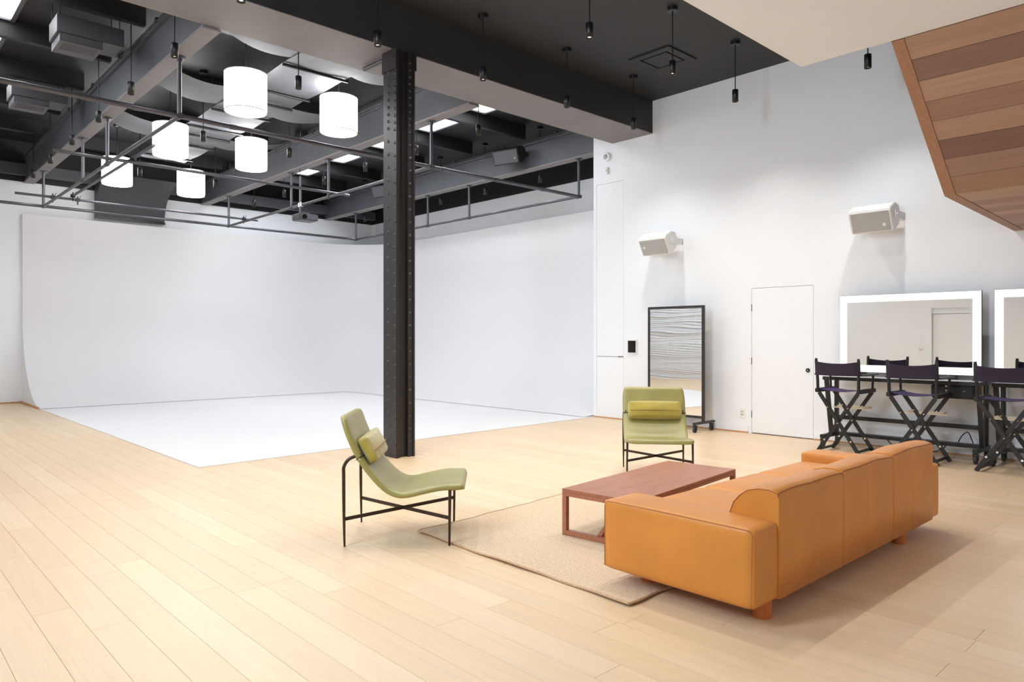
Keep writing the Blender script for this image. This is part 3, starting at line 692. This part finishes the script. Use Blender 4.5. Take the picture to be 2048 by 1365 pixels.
# ------------------------------------------------------------------ lounge furniture
def catmull(pts, n=6):
    P = [Vector(p) for p in pts]; out = []
    for i in range(len(P)-1):
        p0 = P[max(i-1,0)]; p1 = P[i]; p2 = P[i+1]; p3 = P[min(i+2,len(P)-1)]
        for k in range(n):
            t = k/n; out.append(0.5*((2*p1)+(p2-p0)*t+(2*p0-5*p1+4*p2-p3)*t*t+(3*p1-p0-3*p2+p3)*t**3))
    out.append(P[-1]); return out
LD, LW = 0.70, 0.635
def lounge():
    t = empty('lounge_chair')
    low = [(-0.022,0.868),(0.012,0.755),(0.068,0.625),(0.118,0.540),(0.195,0.440),(0.275,0.362),(0.355,0.322),(0.435,0.320),(0.55,0.345),(0.66,0.366),(0.75,0.368),(0.815,0.372)]
    c = catmull([(a-LD/2-0.014,b+0.0,0) for a,b in low], 6); n = len(c)
    def ring(i):
        d = (c[min(i+1,n-1)]-c[max(i-1,0)]).normalized(); return Vector((-d.y*-1, d.x*-1, 0)) if False else Vector((-d.y, d.x, 0))
    hw = LW/2+0.012; TH = 0.052
    def shell(i0, i1, nm):
        m = MB(); rows = []
        K = 20
        for i in range(i0, i1+1):
            p = c[i]; nn = ring(i); row = []
            e = min(i, n-1-i)/8.0; end = min(1, e)
            wsc = hw - (0.045*(1-math.sqrt(max(0,1-(1-end)**2))) if end < 1 else 0)
            th = TH*(0.35+0.65*math.sqrt(max(0,1-(1-min(1,min(i,n-1-i)/3.0))**2)))
            for k in range(K):
                a = 2*PI*k/K; ca, sa = math.cos(a), math.sin(a)
                yy = wsc*math.copysign(abs(ca)**0.22, ca); off = th/2 + th/2*math.copysign(abs(sa)**0.6, sa)
                dish = -0.012*(1-(yy/hw)**2) if sa > 0 else 0
                q = p + nn*(off+dish-0.004); row.append((q.x, yy, q.y))
            rows.append(row)
        vs = [q for r_ in rows for q in r_]; fs = []
        for i in range(len(rows)-1):
            for k in range(K): fs.append((i*K+k,(i+1)*K+k,(i+1)*K+(k+1)%K,i*K+(k+1)%K))
        m.add(vs, fs, True); m.add(vs,[tuple(range(K)), tuple(range((len(rows)-1)*K,len(rows)*K))[::-1]], True)
        return m.build(nm, M['green'], t, merge=True)
    shell(0, 15, 'headrest'); shell(15, n-1, 'seat')
    # seam between headrest and seat
    m = MB(); p = c[15]; nn = ring(15)
    m.bar((p.x+nn.x*0.0225,-hw+0.001,p.y+nn.y*0.0225),(p.x+nn.x*0.0225,hw-0.001,p.y+nn.y*0.0225),0.0022,0.0535,(nn.x,0,nn.y)); m.build('seam', M['bronze'], t)
    # pillow
    pc = c[13]; nn = ring(13); d = (c[14]-c[12]).normalized()
    Mx = Matrix(((d.x,0,nn.x,pc.x+nn.x*0.084+d.x*0.015),(0,1,0,0),(d.y,0,nn.y,pc.y+nn.y*0.084+d.y*0.015),(0,0,0,1)))
    m = MB().soft((-0.095,-0.27,-0.034),(0.095,0.27,0.034),0.026,(0.006,0.008,0.024),16,
                  fn=lambda q: Mx @ Vector((q.x, q.y, q.z+(0.0035*math.sin(q.y*95+q.x*30)+0.0025*math.sin(q.y*61-q.x*50))*(0.25+0.75*min(1,abs(q.x)/0.07)))))
    pw = m.build('pillow', M['green_pillow'], t)
    m = MB()
    for zz in (0.0605,): m.tube([Mx @ Vector((0.02,-0.255+0.51*i/20,zz*(1-0.25*abs(i/10-1)**3))) for i in range(21)],0.003,6)
    m.build('pillow_seam', M['seam'], pw)
    # legs
    for sy in (-1,1):
        y = sy*LW/2
        pth = catmull([(-LD/2+0.105,y*0.93,0.618),(-LD/2+0.068,y*0.97,0.604),(-LD/2+0.026,y,0.583),(-LD/2-0.004,y,0.535),(-LD/2-0.006,y,0.47),(-LD/2-0.004,y,0.2),(-LD/2,y,0.0)],6)
        MB().tube(pth,0.011,8,lambda u: 0.0115 if u < 0.75 else 0.0115-0.005*(u-0.75)/0.25).build('leg', M['bronze'], t)
        MB().tube([(LD/2+0.004,y*0.99,0.385),(LD/2+0.002,y,0.2),(LD/2,y,0.0)],0.011,8,lambda u: 0.0115-0.004*u).build('leg', M['bronze'], t)
        MB().bar((-LD/2,y,0.186+0.001*sy),(LD/2,-y,0.186+0.001*sy),0.006,0.024).build('cross_bar', M['bronze'], t)
    return t
lc = lounge(); lc.location = (2.918,4.275,0); lc.rotation_euler = (0,0,math.radians(-41.2)); tag(lc, 'olive leather lounge chair standing at the corner of the rug, seen from its side', 'lounge chair', 'olive leather lounge chairs')
l2 = copy_tree(lc); l2.location = (6.105,4.368,0); l2.rotation_euler = (0,0,math.radians(221)); tag(l2, 'olive leather lounge chair facing the camera behind the coffee table', 'lounge chair')

# rug
rg = empty('rug', (0,0,0)); tag(rg, 'woven natural jute rug under the coffee table', 'rug')
A, B, C_, D_ = Vector((3.005,4.205,0)), Vector((2.985,2.31,0)), Vector((5.62,2.30,0)), Vector((5.62,4.42,0))
rn = random.Random(2)
def rq(u,v):
    p = (A*(1-u)+D_*u)*(1-v)+(B*(1-u)+C_*u)*v
    wv = 0.006*math.sin(u*23+1)+0.004*math.sin(u*51); wu = 0.006*math.sin(v*11)+0.003*math.sin(v*31)
    p = p + Vector((wu*(1-2*u), wv*(1-2*v), 0))
    lift = 0.010*math.exp(-((u*2.6)**2)*9)*(0.5+0.5*math.sin(v*14+0.6))
    return p, lift
def top(u,v):
    p,l = rq(u,v); return (p.x,p.y,0.0105+l)
def bot(u,v):
    p,l = rq(u,1-v); return (p.x,p.y,0.0005+l)
m = MB().grid(lambda u,v: top(v,u) , 40, 50).grid(lambda u,v: (rq(v,1-u)[0].x, rq(v,1-u)[0].y, 0.0005+rq(v,1-u)[1]), 40, 50)
m.build('weave', M['rug'], rg)
m = MB()
for side in range(4):
    pts = []
    for i in range(61):
        t_ = i/60; u,v = ((t_,0),(1,t_),(1-t_,1),(0,1-t_))[side]; p,l = rq(u,v); pts.append((p.x,p.y,0.0075+l))
    m.tube(pts,0.0075,8)
m.build('braided_edge', M['rug_edge'], rg)

# coffee table
ct = empty('coffee_table', (3.70,3.45,0.011), math.radians(5.9)); tag(ct, 'low walnut coffee table with open box frame on the rug', 'coffee table')
TL, TWd, TH_ = 1.52, 0.61, 0.325
MB().box((0,-TWd,TH_-0.020),(TL,0,TH_)).build('tabletop', M['walnut'], ct, bevel=0.002)
s_ = 0.036
for xx in (0, TL-s_):
    for yy in (-TWd, -s_): MB().box((xx,yy,0),(xx+s_,yy+s_,TH_-0.020)).build('leg', M['walnut'], ct, bevel=0.002)
    MB().box((xx,-TWd+s_,0),(xx+s_,-s_,s_)).build('bottom_rail', M['walnut'], ct, bevel=0.002)
    MB().box((xx,-TWd+s_,TH_-0.05),(xx+s_,-s_,TH_-0.020)).build('top_rail', M['walnut'], ct, bevel=0.002)
for yy in (-TWd, -0.022): MB().box((s_,yy,TH_-0.046),(TL-s_,yy+0.022,TH_-0.020)).build('apron', M['walnut'], ct, bevel=0.002)
ym = -TWd/2
MB().box((s_,ym-0.018,0.0),(TL-s_,ym+0.018,s_)).build('stretcher', M['walnut'], ct, bevel=0.002)
for sx in (0,1):
    a = Vector((s_*0.6 if not sx else TL-s_*0.6, ym, 0.03)); b = Vector((0.52 if not sx else TL-0.52, ym, TH_-0.03)); MB().bar(a,b,0.034,0.034).build('brace', M['walnut'], ct, bevel=0.002)
    MB().box((0.50+sx*0.50,ym-0.018,s_),(0.536+sx*0.50,ym+0.018,TH_-0.020)).build('post', M['walnut'], ct, bevel=0.002)

# sofa
so = empty('sofa', (0,0,0)); tag(so, 'long tan leather sofa seen from behind, facing the coffee table', 'sofa')
SXa, SXb, SYb, SYf = 3.148, 5.862, 1.690, 2.640
def crease(p): return p
for (a,b) in ((SXa,SXa+0.29),(SXb-0.25,SXb)):
    o = MB().soft((a,SYb+0.008,0.098),(b,SYf-0.02 if a > 5 else SYf-0.025,0.484),0.020,(0.006,0.004,0.010),14).build('arm', M['leather'], so)
    m = MB(); zt = 0.476
    xo = a+0.006 if a < 5 else b-0.006
    m.tube([(xo,SYb+0.022,0.105),(xo,SYb+0.016,0.46),(xo,SYb+0.03,zt),(xo,(SYb+SYf)/2,zt+0.003),(xo,SYf-0.05,zt),(xo,SYf-0.03,0.45),(xo,SYf-0.03,0.11)],0.0024,6); m.build('piping', M['seam'], o)
XB0, XB1 = 3.383, 5.700
MB().soft((SXa+0.22,SYb+0.05,0.10),(SXb-0.22,SYf-0.03,0.27),0.02,(0,0,0),6).build('base', M['leather'], so)
cw = (SXb-0.25-(SXa+0.29))/3
for i in range(3):
    x0 = SXa+0.29+i*cw; MB().soft((x0+0.003,SYb+0.24,0.26),(x0+cw-0.003,SYf-0.02,0.418),0.035,(0.004,0.006,0.016),10).build('seat_cushion', M['leather'], so)
bprof = [(1.690,0.100),(1.688,0.30),(1.688,0.50),(1.688,0.615),(1.696,0.636),(1.74,0.648),(1.80,0.646),(1.86,0.630),(1.905,0.596),(1.938,0.550),(1.958,0.50),(1.968,0.46),(1.97,0.36),(1.965,0.20),(1.955,0.102),(1.82,0.098)]
bw = (XB1-XB0)/3
for i in range(3):
    x0 = XB0+i*bw; N = 56; K = len(bprof); rows = []
    cx, cz = 1.80, 0.40
    for j in range(N+1):
        u = j/N; e = min(u,1-u)*bw; rd = 0.004
        ins = rd*(1-math.sqrt(max(0,1-(1-min(1,e/rd))**2))) if e < rd else 0
        row = []
        for (y,z) in bprof:
            d = Vector((y-cx, z-cz)); L = d.length; q = d*(1-ins/L)
            yy, zz = cx+q.x, cz+q.y
            if y < 1.70: yy -= 0.008*math.sin(PI*u)**0.7*math.sin(PI*min(1,max(0,(z-0.1)/0.54))) - (-0.005)*math.exp(-((u-0.5+0.05*math.sin(3*z))/0.022)**2)*(0.4+0.6*math.sin(3*z))
            if z > 0.59: zz += 0.009*math.sin(PI*u)**0.6 + 0.003*math.sin(u*9+i*2) + 0.008*(i-1)
            row.append((x0+bw*u, yy, zz))
        rows.append(row)
    m = MB(); vs = [q for r_ in rows for q in r_]
    fs = [(a_*K+k,a_*K+(k+1)%K,(a_+1)*K+(k+1)%K,(a_+1)*K+k) for a_ in range(N) for k in range(K)]
    m.add(vs,fs,True); m.add(vs,[tuple(range(K))[::-1],tuple(range(N*K,(N+1)*K))],False)
    o = m.build('back_panel', M['leather'], so, merge=True)
    m = MB(); m.tube([Vector(rows[j][4])+Vector((0,-0.002,-0.001)) for j in range(N+1)],0.0022,6)
    if i == 0: m.tube([Vector(rows[0][k])+Vector((-0.001,0,0)) for k in range(3,12)],0.0022,6)
    if i == 2: m.tube([Vector(rows[N][k])+Vector((0.001,0,0)) for k in range(3,12)],0.0022,6)
    m.build('piping', M['seam'], o)
for xx in (3.37,5.20):
    for yy in (1.77,2.46): MB().cyl((xx+(0.06 if xx>5 else 0.0),yy,0.0 if yy < 2 else 0.012),(xx+(0.06 if xx>5 else 0),yy,0.12),0.046,24).build('leg', M['sofaleg'], so)

# ------------------------------------------------------------------ standing mirror on casters
def caster(parent, x, y, ztop, r=0.045, rot=0):
    o = MB().cyl((x,y-0.016,r),(x,y+0.016,r),r,20).build('caster', M['rubber'], parent, bevel=0.004)
    m = MB().cyl((x,y-0.019,r),(x,y+0.019,r),r*0.55,14); m.build('wheel_hub', M['black'], o)
    m = MB(); m.box((x-0.012,y-0.026,r-0.01),(x+0.028,y-0.020,2*r+0.012)); m.box((x-0.012,y+0.020,r-0.01),(x+0.028,y+0.026,2*r+0.012)); m.box((x-0.02,y-0.03,2*r+0.006),(x+0.036,y+0.03,2*r+0.016)); m.cyl((x+0.01,y,2*r+0.01),(x+0.01,y,ztop),0.012,10); m.build('caster_fork', M['black'], o)
sm = empty('standing_mirror', (0,0,0)); tag(sm, 'tall rolling floor mirror in a black frame reflecting white brick', 'mirror')
MXm, ya_, yb2, z0_, z1_ = 9.37, 5.84, 6.856, 0.19, 1.887
th = 0.038
for (p,q) in (((MXm-0.02,ya_,z0_-0.05),(MXm+0.02,ya_+th,z1_)),((MXm-0.02,yb2-th,z0_-0.05),(MXm+0.02,yb2,z1_)),((MXm-0.02,ya_+th,z1_-th),(MXm+0.02,yb2-th,z1_)),((MXm-0.02,ya_+th,z0_),(MXm+0.02,yb2-th,z0_+th))):
    MB().box(p,q).build('frame_bar', M['black_steel'], sm, bevel=0.002)
def glassf(u,v):
    yy = ya_+th+(yb2-ya_-2*th)*u; zz = z0_+th+(z1_-z0_-2*th)*v
    return (MXm-0.012+0.0006*math.sin(v*9.5+0.4)+0.0016*math.cos((u-0.5)*PI)+0.00008*math.sin(v*31+u*4), yy, zz)
m = MB().grid(lambda u,v: glassf(v,u), 60, 24); m.build('mirror_glass', M['silver'], sm)
MB().box((MXm+0.002,ya_+th,z0_+th),(MXm+0.012,yb2-th,z1_-th)).build('backing_board', M['black'], sm)
for yy in (ya_+th/2, yb2-th/2):
    MB().box((9.11,yy-0.02,0.115),(9.66,yy+0.02,0.15)).build('foot_bar', M['black_steel'], sm, bevel=0.002)
    for xx in (9.14,9.59): caster(sm, xx, yy, 0.116)

# ------------------------------------------------------------------ vanity stations
def vanity(y1, y0, my1, my0, label):
    t = empty('vanity_station', (0,0,0)); tag(t, label, 'vanity table', 'rolling makeup vanities along the white wall')
    xf, xb, zt = 9.20, 9.64, 0.906
    MB().box((xf+0.014,y0+0.014,zt-0.012),(xb-0.01,y1-0.014,zt)).build('tabletop', M['tabletop'], t)
    m = MB(); m.box((xf,y0,zt-0.045),(xf+0.014,y1,zt-0.002)); m.box((xb-0.01,y0,zt-0.045),(xb,y1,zt-0.002)); m.box((xf+0.014,y0,zt-0.045),(xb-0.01,y0+0.014,zt-0.002)); m.box((xf+0.014,y1-0.014,zt-0.045),(xb-0.01,y1,zt-0.002)); m.build('table_frame', M['black'], t)
    for yy in (y0+0.03,y1-0.03):
        MB().bar((xf+0.05,yy,zt-0.04),(xf+0.20,yy,0.15),0.045,0.045,(1,0,0)).build('leg', M['black'], t)
        MB().box((xb-0.10,yy-0.022,0.15),(xb-0.055,yy+0.022,zt-0.04)).build('leg', M['black'], t)
        MB().box((xf-0.09,yy-0.025,0.118),(xb,yy+0.025,0.165)).build('foot_bar', M['black'], t, bevel=0.002)
        for xx in (xf-0.06,xb-0.06): caster(t, xx, yy, 0.12, 0.047)
    MB().box((xb-0.098,y0+0.05,0.335),(xb-0.06,y1-0.05,0.385)).build('cross_rail', M['black'], t)
    MB().box((xb-0.22,y0+0.05,0.135),(xb-0.10,y1-0.05,0.175)).build('bottom_shelf', M['black'], t)
    MB().box((xf+0.02,y0+0.07,zt-0.20),(xf+0.33,y0+0.50,zt-0.046)).build('drawer_box', M['black_matte'], t, bevel=0.012)
    for yy,zz in ((y0+0.16,zt-0.11),(y0+0.34,zt-0.11),(y0+0.34,zt-0.06)): MB().cyl((xf+0.012,yy,zz),(xf+0.022,yy,zz),0.010,10).build('drawer_stud', M['chrome'], t)
    cabs = [[(xb-0.15,y0+0.40,0.165),(xb-0.18,y0+0.46,0.08),(xb-0.20,y0+0.62,0.03),(xb-0.20,y0+0.85,0.03),(xb-0.18,y0+1.02,0.09),(xb-0.15,y0+1.08,0.165)],
            [(xb-0.12,y0+0.15,0.18),(xb-0.12,y0+0.20,0.30),(xb-0.12,y0+0.26,0.26),(xb-0.12,y0+0.30,0.18)]]
    for cpt in cabs: MB().tube(catmull(cpt,8),0.006,6).build('power_cable', M['black_matte'], t)
    # lit mirror
    xm = 9.50; z0, z1 = 0.964, 1.941; bnd = 0.088
    MB().box((xm+0.004,my0-0.003,z0-0.002),(xm+0.034,my1+0.003,z1+0.003)).build('mirror_box', M['black'], t)
    MB().box((xm,my0+bnd,z0+bnd),(xm+0.004,my1-bnd,z1-bnd)).build('mirror_glass', M['silver'], t)
    m = MB(); m.box((xm,my0,z0),(xm+0.004,my0+bnd,z1)); m.box((xm,my1-bnd,z0),(xm+0.004,my1,z1)); m.box((xm,my0+bnd,z0),(xm+0.004,my1-bnd,z0+bnd)); m.box((xm,my0+bnd,z1-bnd),(xm+0.004,my1-bnd,z1))
    o = m.build('light_band', M['vanity_glow'], t); 
    for f in (0.18,0.5,0.82):
        yy = my0+(my1-my0)*f; MB().box((xm+0.012,yy-0.04,zt),(xm+0.03,yy+0.04,z0)).build('mirror_bracket', M['black'], t)
    return t
vanity(4.005,2.255,3.905,2.319,'black rolling vanity table with lit mirror, next to the flush door')
vanity(2.150,0.40,2.191,0.605,'black rolling vanity table with lit mirror, cut by the picture edge')

# director chairs
def director():
    t = empty('director_chair')     # local +X faces the vanity
    hx, hy = 0.215, 0.245
    for sx in (-1,1):
        for sy in (-1,1):
            xx = sx*hx + (0.011 if sy > 0 else -0.011)
            MB().bar((xx,sy*(hy+0.01),0.004),(xx,-sy*(hy-0.02),0.735),0.044,0.020,(1,0,0)).build('leg', M['chairblack'], t, bevel=0.002)
        m = MB()
        for (yy,zz) in ((0,0.373),): m.cyl((sx*hx-0.03,yy,zz),(sx*hx+0.03,yy,zz),0.008,8)
        for sy in (-1,1):
            m.cyl((sx*hx-0.028,sy*0.155,0.135+0.03),(sx*hx+0.028,sy*0.155,0.135+0.03),0.012,10); m.cyl((sx*hx-0.026,sy*0.12,0.56),(sx*hx+0.026,sy*0.12,0.56),0.008,8)
        m.build('bolt', M['chrome'], t)
    for sy in (-1,1):
        MB().bar((-hx-0.02,sy*0.215,0.045),(hx+0.02,sy*0.215,0.045),0.03,0.022).build('ground_rail', M['chairblack'], t, bevel=0.002)
        MB().box((-0.255,sy*hy-0.02,0.735),(0.245,sy*hy+0.02,0.785)).build('seat_rail', M['chairblack'], t, bevel=0.006)
        p = MB().tube([(-0.225,sy*(hy-0.005),0.775),(-0.230,sy*(hy-0.003),0.90),(-0.245,sy*(hy+0.003),1.06),(-0.252,sy*(hy+0.005),1.125),(-0.253,sy*(hy+0.005),1.135),(-0.253,sy*(hy+0.005),1.15)],0.016,10,lambda u: 0.018 if u < 0.7 else (0.014 if u < 0.9 else 0.017)).build('back_post', M['chairblack'], t)
        MB().cyl((0.17,sy*(hy+0.005),0.78),(0.17,sy*(hy+0.012),0.945),0.014,10).build('arm_post', M['chairblack'], t)
        MB().box((-0.225,sy*(hy+0.018)-0.026,0.945),(0.26,sy*(hy+0.018)+0.026,0.963)).build('armrest', M['chairblack'], t, bevel=0.006)
    def seatf(u,v):
        yy = (u*2-1)*hy; return (-0.21+0.40*v, yy, 0.782-0.030*(1-(yy/hy)**2))
    m = MB().grid(seatf,14,6).grid(lambda u,v: tuple(a-(0.004 if i==2 else 0) for i,a in enumerate(seatf(1-u,v))),14,6); m.build('seat_sling', M['purple_seat'], t)
    def backf(u,v,o=0):
        yy = (u*2-1)*(hy+0.022); zz = 0.948+0.170*v; sag = (1-(u*2-1)**2)
        return (-0.232-0.075*(zz-0.9)-0.018*sag-o+(0.02 if abs(u*2-1)>0.96 else 0.0), yy, zz-0.022*sag*v-0.006*sag)
    m = MB().grid(lambda u,v: backf(u,v,0.024),18,6).grid(lambda u,v: backf(1-u,v,0.018),18,6); m.build('back_sling', M['purple'], t)
    m = MB(); m.box((0.205,-0.19,0.535),(0.335,0.19,0.553)); m.build('footrest', M['cream'], t, bevel=0.004)
    MB().box((0.195,-0.235,0.518),(0.225,0.235,0.534)).build('footrest_bar', M['cream'], t, bevel=0.003)
    return t
dc = director()
DL = ('black director chair with aubergine canvas, first from the flush door','black director chair with aubergine canvas, second from the flush door','black director chair with aubergine canvas, third from the door at the picture edge')
for i,(xx,yy) in enumerate(((8.94,3.61),(8.89,2.775),(8.875,1.91))):
    o = dc if i == 0 else copy_tree(dc); o.location = (xx,yy,0); tag(o, DL[i], 'director chair', 'director chairs at the vanities')
